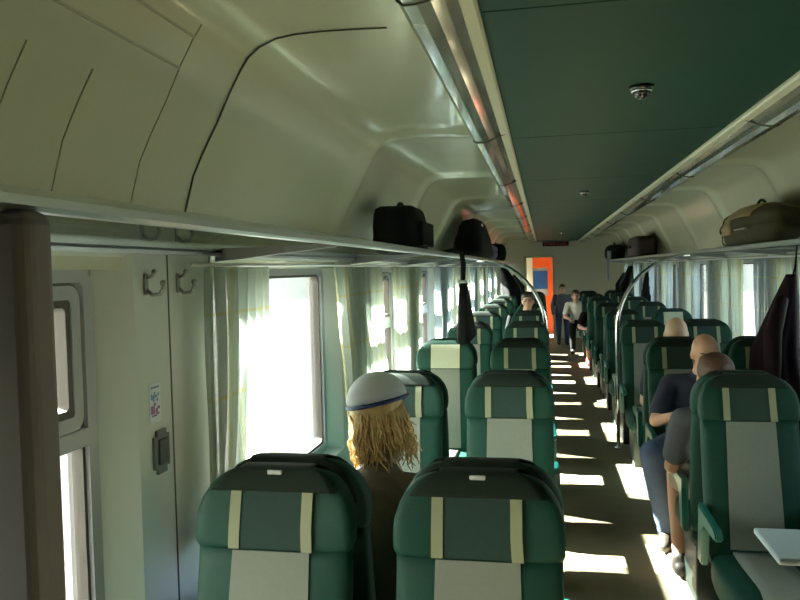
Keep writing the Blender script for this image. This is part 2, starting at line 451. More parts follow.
# ------------------------------------------------------------------ seats
BT = [  # z, half width, half thickness, wing
    (.40, .200, .045, 0.), (.50, .210, .050, .0), (.70, .214, .050, .004), (.90, .215, .046, .006), (.955, .214, .042, .008), (.975, .221, .044, .016), (1.02, .223, .044, .022),
    (1.07, .219, .042, .022), (1.11, .208, .040, .018), (1.145, .190, .037, .012), (1.17, .170, .032, .006), (1.186, .145, .026, .002), (1.195, .112, .017, 0), (1.198, .06, .008, 0)]
def HZ(z): return 1.198-(1.198-z)*.80
BT = [((HZ(b[0]) if b[0] >= .95 else b[0]),)+b[1:] for b in BT]
RECL = math.tan(math.radians(11))
def yb(z): return (z-1.2)*RECL
def front(x, z):
    w, t, g = lerp_tab(BT, z); u = min(abs(x)/w, .995)
    return yb(z) - t*(1-u**4)**.25 - g*u**3
def ring(z, n=40):
    w, t, g = lerp_tab(BT, z); out = []
    for k in range(n):
        a = 2*PI*k/n; c, s = math.cos(a), math.sin(a)
        x = w*math.copysign(abs(c)**.5, c); y = t*math.copysign(abs(s)**.5, s)
        if y < 0: y -= g*(abs(x)/w)**3
        out.append((x, yb(z)+y, z))
    return out
def loft(name, zs, m, parent):
    n = 40; vs = []; fs = []
    for z in zs: vs += ring(z, n)
    for j in range(len(zs)-1):
        for k in range(n): fs.append((j*n+k, j*n+(k+1) % n, (j+1)*n+(k+1) % n, (j+1)*n+k))
    fs.append(tuple(range(n))[::-1]); fs.append(tuple(range((len(zs)-1)*n, len(zs)*n)))
    return pyobj(name, vs, fs, m, parent)
def patch(name, x0f, x1f, z0, z1, m, parent, off=.004, nx=8, nz=10, th=.004):
    vs, fs = [], []
    for j in range(nz+1):
        z = z0+(z1-z0)*j/nz; x0 = x0f(z) if callable(x0f) else x0f; x1 = x1f(z) if callable(x1f) else x1f
        for i in range(nx+1):
            x = x0+(x1-x0)*i/nx
            vs.append((x, front(x, z)-off, z))
    for j in range(nz):
        for i in range(nx):
            a = j*(nx+1)+i; fs.append((a, a+1, a+nx+2, a+nx+1))
    o = pyobj(name, vs, fs, m, parent)
    # give it thickness by hand (towards the seat back)
    me = o.data; N = len(vs)
    vs2 = vs + [(x, y+th, z) for x, y, z in vs]
    fs2 = fs + [tuple(N+i for i in f[::-1]) for f in fs]
    border = [i for i in range(nx+1)] + [j*(nx+1)+nx for j in range(1, nz+1)] + [nz*(nx+1)+i for i in range(nx-1, -1, -1)] + [j*(nx+1) for j in range(nz-1, 0, -1)]
    for a, b in zip(border, border[1:]+border[:1]): fs2.append((b, a, N+a, N+b))
    me.clear_geometry(); me.from_pydata(vs2, [], fs2); me.update()
    for p in me.polygons: p.use_smooth = True
    md = o.modifiers.new('es', 'EDGE_SPLIT'); md.split_angle = math.radians(50)
    return o
def make_seat(covered=True):
    r = empty('train_seat', (0, 0, 0), 'x', 'seat')
    loft('backrest', [.40, .44, .5, .6, .7, .8, .9, .96, HZ(.957)], M['shell'], r)
    hz = [.957, .966, .975, .99, 1.01, 1.03, 1.05, 1.07, 1.09, 1.11, 1.13, 1.145, 1.16, 1.17, 1.18, 1.188, 1.193, 1.195, 1.197, 1.198]
    h = loft('headrest', [HZ(z) for z in hz], M['shell'], r)
    patch('back_panel', lambda z: -.108-.02*(1.0-z), lambda z: .108+.02*(1.0-z), .47, HZ(.955), M['greyfab'], r)
    if covered:
        # antimacassar: a dark cloth over the top of the headrest, with two cream stripes
        cv = patch('headrest_cover', -.105, .105, HZ(.962), 1.150, M['cover'], r, off=.006, th=.005)
        patch('stripe', -.118, -.088, HZ(.962), 1.150, M['stripe'], cv, off=.0085, nx=3, th=.004)
        patch('stripe', lambda z: .084+.10*max(0, 1.06-z)*.6, lambda z: .114+.10*max(0, 1.06-z)*.6, HZ(.958), 1.150, M['stripe'], cv, off=.0085, nx=3, th=.004)
        # wrap over the top
        vs = []; fs = []; nn = 16
        seq = []
        for z in (1.146, 1.155, 1.165, 1.175, 1.187, 1.195): seq.append((z, -1))
        for z in (1.195, 1.187, 1.175, 1.16, 1.15, 1.12, 1.08): seq.append((z, 1))
        for z, s in seq:
            w, t, g = lerp_tab(BT, z)
            for i in range(nn+1):
                u = (-1+2*i/nn)*.90; x = w*u
                yy_ = t*(1-abs(u)**4)**.25
                vs.append((x, yb(z)+(-(yy_+g*abs(u)**3+.005) if s < 0 else yy_+.005), z+(.006 if z > 1.18 else .002)))
        for j in range(len(seq)-1):
            for i in range(nn):
                a = j*(nn+1)+i; fs.append((a, a+1, a+nn+2, a+nn+1))
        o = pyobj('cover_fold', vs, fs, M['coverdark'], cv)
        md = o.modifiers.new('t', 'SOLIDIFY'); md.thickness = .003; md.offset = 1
    else:
        patch('head_panel', -.108, .108, HZ(.962), 1.172, M['palefab'], r, nz=8)
    # seat cushion: lofted along y
    vs, fs = [], []; n = 32
    secs = [(-.16, .19, .34, .44), (-.20, .205, .30, .455), (-.30, .212, .29, .452), (-.42, .212, .29, .458), (-.55, .210, .30, .468), (-.62, .205, .31, .462), (-.652, .192, .33, .445), (-.662, .17, .36, .42)]
    for y, w, z0, z1 in secs:
        for k in range(n):
            a = 2*PI*k/n; c, s = math.cos(a), math.sin(a)
            vs.append((w*math.copysign(abs(c)**.45, c), y, (z0+z1)/2+(z1-z0)/2*math.copysign(abs(s)**.45, s)))
    for j in range(len(secs)-1):
        for k in range(n): fs.append((j*n+k, (j+1)*n+k, (j+1)*n+(k+1) % n, j*n+(k+1) % n))
    fs.append(tuple(range(n))); fs.append(tuple(range((len(secs)-1)*n, len(secs)*n))[::-1])
    pyobj('seat_cushion', vs, fs, M['shell'], r)
    vs, fs = [], []
    cp = [(-.19, .458), (-.25, .4565), (-.30, .456), (-.36, .459), (-.42, .462), (-.50, .468), (-.55, .472), (-.60, .4715), (-.63, .463), (-.653, .451), (-.666, .43), (-.669, .40), (-.664, .36)]
    for y, z in cp:
        for i in range(5): vs.append((-.11+.22*i/4, y, z))
    for j in range(len(cp)-1):
        for i in range(4):
            a = j*5+i; fs.append((a, a+1, a+6, a+5))
    o = pyobj('cushion_panel', vs, fs, M['greyfab'], r)
    md = o.modifiers.new('t', 'SOLIDIFY'); md.thickness = .006; md.offset = 0
    # base box and armrests
    bm = bmesh.new(); box(bm, -.17, .17, -.52, -.20, 0, .30, .01)
    bmobj('base', bm, M['seatbase'], r)
    for s in (-1, 1):
        bm = bmesh.new()
        x = s*.232
        prism = [(-.12, .40), (-.16, .60), (-.14, .655), (-.44, .645), (-.475, .630), (-.48, .610), (-.455, .595), (-.26, .60), (-.22, .56), (-.20, .40)]
        a = [bm.verts.new((x-.017, y, z)) for y, z in prism]; b = [bm.verts.new((x+.017, y, z)) for y, z in prism]
        m_ = len(prism)
        es = []
        for i in range(m_): bm.faces.new((a[i], a[(i+1) % m_], b[(i+1) % m_], b[i]))
        bm.faces.new(a[::-1]); bm.faces.new(b)
        bmesh.ops.bevel(bm, geom=[e for e in bm.edges if abs(e.verts[0].co.x-e.verts[1].co.x) < .001], offset=.006, segments=2, affect='EDGES')
        bmobj('armrest', bm, M['teal'], r)
    return r
proto = make_seat(True); plain = make_seat(False)
ORD = ['', 'nearest', 'second', 'third', 'fourth', 'fifth', 'sixth', 'seventh', 'eighth', 'ninth', 'tenth']
SX = {('left', 'window'): -1.015, ('left', 'aisle'): -.50, ('right', 'aisle'): .535, ('right', 'window'): 1.05}
ROWY = [1.83+1.70*k for k in range(0, 9)]
used = {'c': False, 'p': False}
def put(kind, x, y, rz, label, group):
    src = proto if kind == 'c' else plain
    if used[kind]: o = copy_tree(src)
    else: o = src; used[kind] = True
    o.location = (x, y, 0); o.rotation_euler.z = rz; o.scale = (.93, 1, .985)
    o['label'] = label; o['group'] = group
    return o
for (sd, pos), x in SX.items():
    for k, y in enumerate(ROWY):
        if sd == 'right' and k == 0: continue
        kk = k+1 if sd == 'left' else k
        pl = (sd == 'left' and pos == 'window' and k == 2) or (sd == 'right' and pos == 'window' and k == 4)
        look = 'green seat with plain grey headrest' if pl else 'green seat with cream-striped headrest'
        put('p' if pl else 'c', x, y, 0, '%s, %s %s seat of the %s row facing viewer' % (look, sd, pos, ORD[kk]), 'train seats facing the viewer on the %s' % sd)
        if k == len(ROWY)-1: continue
        put('c', x, y+.098, PI, 'green seat facing away, behind the %s %s seat of the %s row' % (sd, pos, ORD[kk]), 'train seats facing away on the %s' % sd)
for o in [o for o in COL.objects if o.get('category') == 'seat' and 'facing viewer' in o['label'] and 'nearest' in o['label'] and 'left' in o['label']]:
    bm = bmesh.new(); box(bm, -.021, .021, -.040, -.033, 1.186, 1.199, .003)
    bmobj('number_plate', bm, M['plate'], o)
# the seats behind the viewer's side of the right-hand table
for pos in ('aisle', 'window'):
    put('c', SX[('right', pos)], ROWY[0]-.05, PI, 'green seat facing away on the near side of the small table, %s place' % pos, 'train seats facing away on the right')

# small table in the nearest right bay
t = empty('folding_table', (1.38, 2.72, 0), 'pale blue-grey fixed table between the nearest right seats', 'table')
bm = bmesh.new(); box(bm, -.985, -.02, -.15, .15, .697, .72, .009, 3); bmobj('table_top', bm, M['table'], t)
bm = bmesh.new(); box(bm, -.78, -.774, -.149, .149, .7195, .7215); bmobj('hinge_line', bm, M['chrome'], t)
bm = bmesh.new(); box(bm, -.5, -.42, -.04, .04, 0, .697, .01); box(bm, -.6, -.32, -.12, .12, 0, .02, .006); bmobj('leg', bm, M['seatbase'], t)
bm = bmesh.new(); box(bm, -.03, 0, -.14, .14, .60, .697, .004); bmobj('wall_bracket', bm, M['seatbase'], t)

# ------------------------------------------------------------------ curtains and their rods
def curtain(side, ya, yc, label, group, m, shear=0., pinch=0., seed=0):
    rnd = random.Random(seed)
    z0, z1 = .84, 1.705
    ny = max(24, int((yc-ya)*110)); nz = 22
    ph = [rnd.uniform(0, 6.28) for _ in range(6)]
    vs, fs, uv = [], [], []
    yc0 = (ya+yc)/2
    for j in range(nz+1):
        v = j/nz; z = z0+(z1-z0)*v
        k = 1-pinch*math.exp(-((z-1.18)/.16)**2)
        for i in range(ny+1):
            u = i/ny; y = ya+(yc-ya)*u
            s = (yc-ya)*u
            y = yc0+(y-yc0)*k - shear*(v-.5)
            am = .012+.012*v+.006*math.sin(3*u+ph[0])
            wv = math.sin(2*PI*s/.085+ph[1]+1.3*math.sin(4*s+ph[2])+.5*math.sin(5*v+ph[3])) + .4*math.sin(2*PI*s/.037+ph[4]+2*v)
            x = 1.325+am*wv*.8
            vs.append((side*x, y, z)); uv.append((s*1.6+ph[5], z))
    for j in range(nz):
        for i in range(ny):
            a = j*(ny+1)+i; fs.append((a, a+1, a+ny+2, a+ny+1))
    o = pyobj('curtain', vs, fs, m)
    ul = o.data.uv_layers.new(name='UVMap')
    for lp in o.data.loops: ul.data[lp.index].uv = uv[lp.vertex_index]
    return tag(o, label, 'curtain', group)
NTH = ['first', 'second', 'third', 'fourth', 'fifth', 'sixth', 'seventh', 'eighth']
NTR = ['rearmost', 'next to rearmost'] + NTH
gl, gr = 'curtains at the left windows', 'curtains at the right windows'
curtain(-1, 2.06, 2.60, 'grey-green checked curtain left of the big bright window', gl, M['curtain'], -.06, .06, 1)
curtain(-1, 3.62, 4.62, 'long pale pleated curtain just beyond the big bright window', gl, M['curtain'], .20, .05, 2)
curtain(-1, 5.02, 6.10, 'pale pleated curtain just beyond the narrow framed window slit on the left', gl, M['curtain'], 0, .04, 3)
for k in range(2, 8):
    E = 3.45+1.76*k
    if k > 2: curtain(-1, E-1.30, E-(.50 if k < 5 else .95), 'pleated curtain at the near side of the %s left window' % NTH[k], gl, M['curtainblue'] if k % 2 else M['curtain'], 0, .15, 10+k)
    curtain(-1, E-.02, E+.26, 'gathered curtain at the far side of the %s left window' % NTH[k], gl, M['curtainblue'] if k % 2 == 0 else M['curtain'], 0, .1, 20+k)
for k in range(0, 8):
    E = 3.24+1.77*k
    curtain(1, E-1.24, E-.78, 'gathered curtain at the near side of the %s right window' % NTR[k+2], gr, M['curtain'], 0, .05, 30+k)
    curtain(1, E-.74, E-(.40 if k < 5 else .60), 'half-drawn curtain across the %s right window' % NTR[k+2], gr, M['curtainblue'] if k > 1 else M['curtain'], 0, .03, 40+k)
    curtain(1, E+.05, E+.36, 'narrow curtain at the far side of the %s right window' % NTR[k+2], gr, M['curtainblue'] if k > 2 else M['curtain'], 0, .08, 50+k)
for s, nm in ((-1, 'left'), (1, 'right')):
    o = tubeobj('curtain_rod', [(s*1.325, 2.0 if s < 0 else -.2, 1.712), (s*1.325, 17.3, 1.712)], .006, M['alu'])
    tag(o, 'thin metal curtain rod under the %s luggage rack' % nm, 'rod')

# ------------------------------------------------------------------ hooks, sticker, vent
def hook(y, z, label):
    r = empty('coat_hook', (-XL, y, z), label, 'hook', 'metal coat hooks on the left wall')
    bm = bmesh.new(); box(bm, 0, .006, -.010, .010, -.024, .034, .004); bmobj('back_plate', bm, M['hook'], r)
    bm = bmesh.new()
    tube(bm, [(.004, 0, -.010), (.02, 0, -.024), (.042, 0, -.022), (.052, 0, -.006), (.052, 0, .004)], .0055, 8)
    ball(bm, (.052, 0, .008), .008, 10); tube(bm, [(.004, 0, .022), (.02, 0, .026), (.027, 0, .036)], .005, 8); ball(bm, (.027, 0, .038), .007, 10)
    bmobj('prongs', bm, M['hook'], r, True)
    return r
hook(1.84, 1.655, 'metal coat hook on the pale wall panel, the one nearer the framed window')
hook(2.02, 1.655, 'metal coat hook on the pale wall panel, the one nearer the checked curtain')

hook(1.83, 1.803, 'coat hook copy for the reflection in the rack glass, nearer the framed window')  # solid copies stand in for the lower hooks' reflection in the shelf
hook(2.02, 1.803, 'coat hook copy for the reflection in the rack glass, nearer the checked curtain')

def sticker_mat():
    m = bpy.data.materials.new('sticker_print'); m.use_nodes = True; nt = m.node_tree; b = nt.nodes['Principled BSDF']; b.inputs['Roughness'].default_value = .4
    b.inputs['Base Color'].default_value = (.72, .76, .80, 1)
    return m
st = empty('sticker', (-XL+.001, 1.865, 1.285), 'small white sticker with blue and purple pictograms on the left wall panel', 'sticker')
boxobj('sheet', 0, .0016, -.030, .030, 0, .105, sticker_mat(), st)
M['inkblue'] = mat('blue_ink', (.12, .22, .40), .5); M['inkpurple'] = mat('purple_ink', (.26, .10, .26), .5)
bm = bmesh.new()
rnd = random.Random(3)
box(bm, .0016, .0022, -.022, .022, .092, .097)
for (y, z, w, h) in ((-.019, .070, .006, .016), (-.009, .066, .009, .018), (.004, .070, .012, .006), (.010, .060, .006, .010), (-.002, .078, .006, .008), (.017, .074, .006, .008)): box(bm, .0016, .0022, y-w/2, y+w/2, z-h/2, z+h/2)
bmobj('blue_print', bm, M['inkblue'], st)
bm = bmesh.new()
for (y, z, w, h) in ((-.014, .034, .020, .022), (.006, .030, .010, .012), (.016, .038, .012, .008), (.012, .022, .014, .005), (-.006, .018, .026, .005), (-.004, .049, .010, .008)): box(bm, .0016, .0022, y-w/2, y+w/2, z-h/2, z+h/2)
bmobj('purple_print', bm, M['inkpurple'], st)

v = empty('wall_handle', (-XL, 1.885, 1.20), 'dark rounded recessed handle plate on the left wall under the sticker', 'handle')
bm = bmesh.new(); box(bm, 0, .008, -.040, .040, -.060, .060, .0)
bmesh.ops.bevel(bm, geom=[e for e in bm.edges if abs(e.verts[0].co.x-e.verts[1].co.x) > .004], offset=.016, segments=4, affect='EDGES')
bmobj('plate', bm, M['ventgrey'], v)
bm = bmesh.new(); box(bm, .008, .013, -.022, .026, -.035, .035, .004); bmobj('grip', bm, M['seatbase'], v)

# sticker in the right window line, LED display over the far door
ns = empty('no_smoking_sign', (1.29, 9.75, 1.63), 'small white sign with a red mark hanging under the right luggage rack', 'sign')
bm = bmesh.new(); box(bm, 0, .006, -.085, .085, 0, .115, .002); bmobj('board', bm, M['white'], ns)
bm = bmesh.new(); bmesh.ops.create_cone(bm, cap_ends=False, segments=24, radius1=.035, radius2=.035, depth=.004, matrix=Matrix.Translation((-.002, 0, .066)) @ Matrix.Rotation(PI/2, 4, 'Y'))
bmesh.ops.solidify(bm, geom=bm.faces[:], thickness=.008); box(bm, -.003, 0, -.03, .03, .063, .069); box(bm, -.003, 0, -.06, .06, .012, .022); bmobj('red_mark', bm, M['red'], ns)
bm = bmesh.new()
for yy_ in (-.06, .06): box(bm, .001, .004, yy_-.003, yy_+.003, .115, .125)
bmobj('hanger', bm, M['alu'], ns)
ld = empty('display_sign', (0, Y1, 2.18), 'narrow dark red display sign at the top of the far end wall', 'sign')
boxobj('housing', -.34, .26, -.08, 0, -.02, .075, M['blackgloss'], ld, bev=.006)
bm = bmesh.new()
for x0, x1 in ((-.31, -.22), (-.19, -.05), (-.02, .06), (.09, .22)): box(bm, x0, x1, -.083, -.08, .005, .05)
bmobj('letters', bm, M['red'], ld)

# ------------------------------------------------------------------ luggage
def blob(name, loc, dims, m, label, cat='bag', n=3., taper=.0, top_bulge=0., rz=0, noise=.0, seed=1, group=None, lean=0.):
    r = empty(name, loc, label, cat, group, rz)
    rnd = random.Random(seed); ph = [rnd.uniform(0, 6) for _ in range(8)]
    bm = bmesh.new(); bmesh.ops.create_uvsphere(bm, u_segments=36, v_segments=20, radius=1)
    dx, dy, dz = dims
    for v_ in bm.verts:
        c = v_.co.normalized(); k = (abs(c.x)**n+abs(c.y)**n+abs(c.z)**n)**(-1/n); c = c*k
        f = 1-taper*(c.z*.5+.5)
        w = 1+noise*(math.sin(5*c.x+ph[0])*math.cos(4*c.y+ph[1])+.6*math.sin(9*c.z+ph[2]+3*c.y))
        z = c.z*.5*w; z = max(z, -.5)
        v_.co = Vector((c.x*.5*dx*f*w, c.y*.5*dy*f*w + lean*(c.z*.5+.5)*dy, (z+.5)*dz*(1+top_bulge*math.sin(c.y*2+ph[3]))))
    bmobj('body', bm, m, r, True)
    return r
def handle(r, p0, p1, h, m, rad=.009, name='handle'):
    p0, p1 = Vector(p0), Vector(p1); pts = [p0+(p1-p0)*t+Vector((0, 0, h*math.sin(PI*t)**.6)) for t in [i/10 for i in range(11)]]
    tubeobj(name, pts, rad, m, r, 8)
ZR = 1.74
b1 = blob('duffel_bag', (-1.14, 4.30, 1.773), (.28, .46, .27), M['black'], 'squarish black bag on the left rack, nearest one, above the bright window', n=6, taper=.10, noise=.015, seed=4, lean=-.10)
handle(b1, (0, -.12, .25), (0, .12, .25), .045, M['black'])
boxobj('front_pocket', .135, .160, -.2, .2, .04, .18, M['black'], b1, bev=.01)
bb = blob('backpack', (-1.10, 8.6, 1.773), (.40, 2.5, .46), M['black'], 'big dark backpack with a sloping top on the left luggage rack', n=4, taper=.48, noise=.03, seed=5)
handle(bb, (0, -.1, .43), (0, .1, .43), .04, M['black'])
bm = bmesh.new(); ball(bm, (.115, -.32, .38), (.012, .02, .018)); bmobj('badge', bm, M['plate'], bb, True)
blob('bundled_jacket', (-1.05, 9.9, 1.773), (.26, .8, .22), M['purple'], 'purple bundled garment beside the big dark backpack on the left rack', 'garment', n=2.4, noise=.08, seed=6)
b3 = blob('travel_bag', (-1.12, 12.9, 1.773), (.34, .6, .32), M['black'], 'small dark bag farthest along the left rack', n=3, noise=.03, seed=8)
handle(b3, (0, -.1, .30), (0, .1, .30), .04, M['black'])
# strap and slim bag hanging from the left rack
hs = empty('hanging_bag', (-.90, 5.05, 1.80), 'black bag hanging by two long straps from the left luggage rack', 'bag')
for dy in (-.05, .09):
    tubeobj('strap', [(-.10, dy*.6, -.003), (-.03, dy*.8, .012), (.025, dy, -.01), (.035, dy, -.1), (.03, dy*.7, -.2)], .011, M['black'], hs, 8)
bm = bmesh.new(); box(bm, 0, .07, -.16, .19, -.62, -.20, .02, 3)
for v_ in bm.verts:
    k = (v_.co.z+.20)/-.42; v_.co.y = v_.co.y*(.35+1.5*k)+.14*k; v_.co.x = .03+(v_.co.x-.03)*(.6+.6*k)
bmobj('body', bm, M['black'], hs, True)
bm = bmesh.new(); box(bm, .0, .055, -.07, .085, -.215, -.195, .004); bmobj('buckle', bm, M['plate'], hs)

k1 = blob('canvas_backpack', (1.13, 5.55, 1.773), (.36, 1.25, .27), M['olive'], 'khaki and olive canvas backpack lying on the right luggage rack', n=2.8, noise=.05, seed=11, top_bulge=.08)
def shell(parent, name, dims, m, yr, n=2.8, noise=.05, seed=11, tb=.08, grow=1.03, zmin=0.):
    rnd = random.Random(seed); ph = [rnd.uniform(0, 6) for _ in range(8)]
    bm = bmesh.new(); bmesh.ops.create_uvsphere(bm, u_segments=48, v_segments=28, radius=1, matrix=Matrix.Rotation(PI/2, 4, 'X'))
    dx, dy, dz = dims
    for v_ in bm.verts:
        c = v_.co.normalized(); k = (abs(c.x)**n+abs(c.y)**n+abs(c.z)**n)**(-1/n); c = c*k
        w = 1+noise*(math.sin(5*c.x+ph[0])*math.cos(4*c.y+ph[1])+.6*math.sin(9*c.z+ph[2]+3*c.y)); w *= grow
        v_.co = Vector((c.x*.5*dx*w, c.y*.5*dy*w, (c.z*.5*w+.5)*dz*(1+tb*math.sin(c.y*2+ph[3]))))
    bmesh.ops.delete(bm, geom=[f for f in bm.faces if not (yr[0] < f.calc_center_median().y < yr[1] and f.calc_center_median().z > zmin)], context='FACES')
    o = bmobj(name, bm, m, parent, True); md = o.modifiers.new('t', 'SOLIDIFY'); md.thickness = .006; md.offset = -1
    return o
shell(k1, 'khaki_top', (.36, 1.25, .27), M['khaki'], (.02, .7), zmin=.10)
shell(k1, 'khaki_flap', (.36, 1.25, .27), M['khaki'], (-.42, .02), zmin=.20, grow=1.04)
shell(k1, 'strap', (.36, 1.25, .27), M['olive'], (.34, .40), zmin=.01, grow=1.08)
handle(k1, (-.02, -.25, .265), (-.02, -.02, .275), .05, M['black'])
boxobj('pocket_zip', -.19, -.175, -.38, -.1, .12, .128, M['alu'], k1)
s1 = blob('suitcase', (1.14, 11.9, 1.773), (.32, 1.3, .33), M['brownbag'], 'large dark brown suitcase on the right luggage rack', 'suitcase', n=7, taper=.06, seed=12)
handle(s1, (-.17, -.12, .16), (-.17, .12, .16), .03, M['black'])
s2 = blob('holdall', (1.13, 16.2, 1.773), (.36, 1.2, .33), M['black'], 'black holdall on the right luggage rack beyond the brown suitcase', n=3.5, noise=.03, seed=13)
handle(s2, (0, -.15, .32), (0, .15, .32), .05, M['black'])
bs = empty('blue_strap', (.93, 15.3, 1.80), 'blue strap hanging from the far end of the right luggage rack', 'strap')
boxobj('webbing', -.02, .0, -.08, .06, -.40, -.0, M['blue'], bs, bev=.01)
boxobj('clip', -.02, .05, -.05, .04, -.008, .16, M['plate'], bs, bev=.01)

# hanging coats: gathered at the hook, spreading below
def coat(x, y, ztop, zbot, wtop, wbot, m, label, seed=1, depth=.12, side=1):
    r = empty('coat', (x, y, ztop), label, 'coat', None)
    rnd = random.Random(seed); ph = [rnd.uniform(0, 6) for _ in range(5)]
    vs, fs = [], []; n = 36; nz = 20
    for j in range(nz+1):
        v_ = j/nz; z = -(ztop-zbot)*v_
        w = wtop+(wbot-wtop)*min(1, v_*1.5)**.8; d_ = depth*(.25+.75*min(1, v_*2))
        for k in range(n):
            a = 2*PI*k/n
            f = 1+.10*math.sin(5*a+ph[0])*v_+.07*math.sin(9*a+ph[1]+2*v_)*v_
            vs.append((-side*(d_*.5)+d_*.5*math.cos(a)*f, w*.5*math.sin(a)*f+.03*math.sin(3*v_+ph[2]), z))
    for j in range(nz):
        for k in range(n): fs.append((j*n+k, j*n+(k+1) % n, (j+1)*n+(k+1) % n, (j+1)*n+k))
    fs.append(tuple(range(n))); fs.append(tuple(range(nz*n, nz*n+n))[::-1])
    pyobj('body', vs, fs, m, r)
    tubeobj('hanging_loop', [(-side*.02, -.02, -.02), (-side*.01, -.01, .04), (0, 0, .17), (-side*.01, .01, .04), (-side*.02, .02, -.02)], .004, m, r, 6)
    # a sleeve
    L = ztop-zbot
    tubeobj('sleeve', [(-side*depth*.55, -wbot*.25, -.15*L), (-side*depth*.9, -wbot*.42, -.35*L), (-side*depth*.95, -wbot*.46, -.75*L)], [.035, .05, .042], m, r, 12)
    return r
coat(1.17, 4.90, 1.60, .66, .05, .66, M['maroon'], 'dark maroon coat hanging under the right rack beside the nearest window', 2, .24)
coat(1.35, 12.6, 1.66, .80, .06, .75, M['black'], 'black coat hanging far down the right wall', 3, .12)
coat(-1.20, 15.6, 1.69, .55, .30, .9, M['black'], 'black coat hanging far down the left wall near the end partition', 5, .5, -1)
coat(1.32, 14.6, 1.66, .70, .10, .95, M['black'], 'long black coat hanging farthest down the right wall', 7, .35)
struct(boxobj('wall_partition', -1.38, -.84, 16.95, 17.0, 0, 1.76, M['endwall'], bev=.01))

# ------------------------------------------------------------------ people
def cone_between(bm, a, b, ra, rb, seg=14, fa=1., fb=1., ax=(1, 0, 0)):
    """tapered limb with rounded ends; fa/fb flatten it across the axis 'ax'"""
    a, b = Vector(a), Vector(b); t = (b-a).normalized()
    u = Vector(ax); u = (u-t*u.dot(t)).normalized(); w = t.cross(u)
    rings = []
    st = [(-1, 0), (-.92, .39), (-.7, .71), (-.38, .92), (0, 1)]
    for s, k in st: rings.append((a+t*ra*s*.9, ra*k, fa))
    for s, k in reversed(st): rings.append((b-t*rb*s*.9, rb*k, fb))
    prev = None
    for c, r, f in rings:
        if r < 1e-5: cur = [bm.verts.new(c)]
        else: cur = [bm.verts.new(c+u*math.cos(2*PI*k/seg)*r*f+w*math.sin(2*PI*k/seg)*r) for k in range(seg)]
        if prev:
            if len(prev) == 1:
                for k in range(seg): bm.faces.new((prev[0], cur[(k+1) % seg], cur[k]))
            elif len(cur) == 1:
                for k in range(seg): bm.faces.new((prev[k], prev[(k+1) % seg], cur[0]))
            else:
                for k in range(seg): bm.faces.new((prev[k], prev[(k+1) % seg], cur[(k+1) % seg], cur[k]))
        prev = cur
def remeshed(name, bm, voxel, m, parent, smooth=5):
    bmesh.ops.recalc_face_normals(bm, faces=bm.faces)
    me = bpy.data.meshes.new(name); bm.to_mesh(me); bm.free()
    tmp = bpy.data.objects.new('tmp', me); COL.objects.link(tmp)
    md = tmp.modifiers.new('r', 'REMESH'); md.mode = 'VOXEL'; md.voxel_size = voxel; md.adaptivity = 0
    sm = tmp.modifiers.new('s', 'SMOOTH'); sm.factor = .5; sm.iterations = smooth
    dg = bpy.context.evaluated_depsgraph_get(); dg.update()
    out = bpy.data.meshes.new_from_object(tmp.evaluated_get(dg))
    bpy.data.objects.remove(tmp); bpy.data.meshes.remove(me)
    out.name = name; out.materials.clear()
    return link(name, out, m, parent, True)
def hand(bm, wrist, direc, palmn, side, curl=.5, s=1.):
    """palm and five fingers; direc along the hand, palmn the palm normal"""
    d_ = Vector(direc).normalized(); n = Vector(palmn); n = (n-d_*n.dot(d_)).normalized(); a = d_.cross(n)*side
    w = Vector(wrist)
    for k, off in enumerate((-.028, -.009, .010, .028)):
        base = w+d_*.085*s+a*off*s
        cone_between(bm, w+d_*.015*s+a*off*.6*s, base, .015*s, .0115*s, 8)
        ln = (.030, .035, .037, .028)[3-k]*s
        p = base; dd = d_.copy()
        for sgm in range(3):
            ang = curl*(.5+.35*sgm)
            dd = (dd*math.cos(ang)+n*math.sin(ang)).normalized()
            q = p+dd*ln*(1, .75, .6)[sgm]
            cone_between(bm, p, q, (.0095-.001*sgm)*s, (.009-.001*sgm)*s, 8); p = q
    b0 = w+d_*.025*s+a*.030*s; t1 = b0+(d_*.7+a*.7+n*.3).normalized()*.035*s; t2 = t1+(d_*.9+a*.2+n*.4).normalized()*.028*s
    cone_between(bm, w+d_*.015*s, b0, .016*s, .013*s, 8); cone_between(bm, b0, t1, .012*s, .0105*s, 8); cone_between(bm, t1, t2, .0105*s, .009*s, 8)
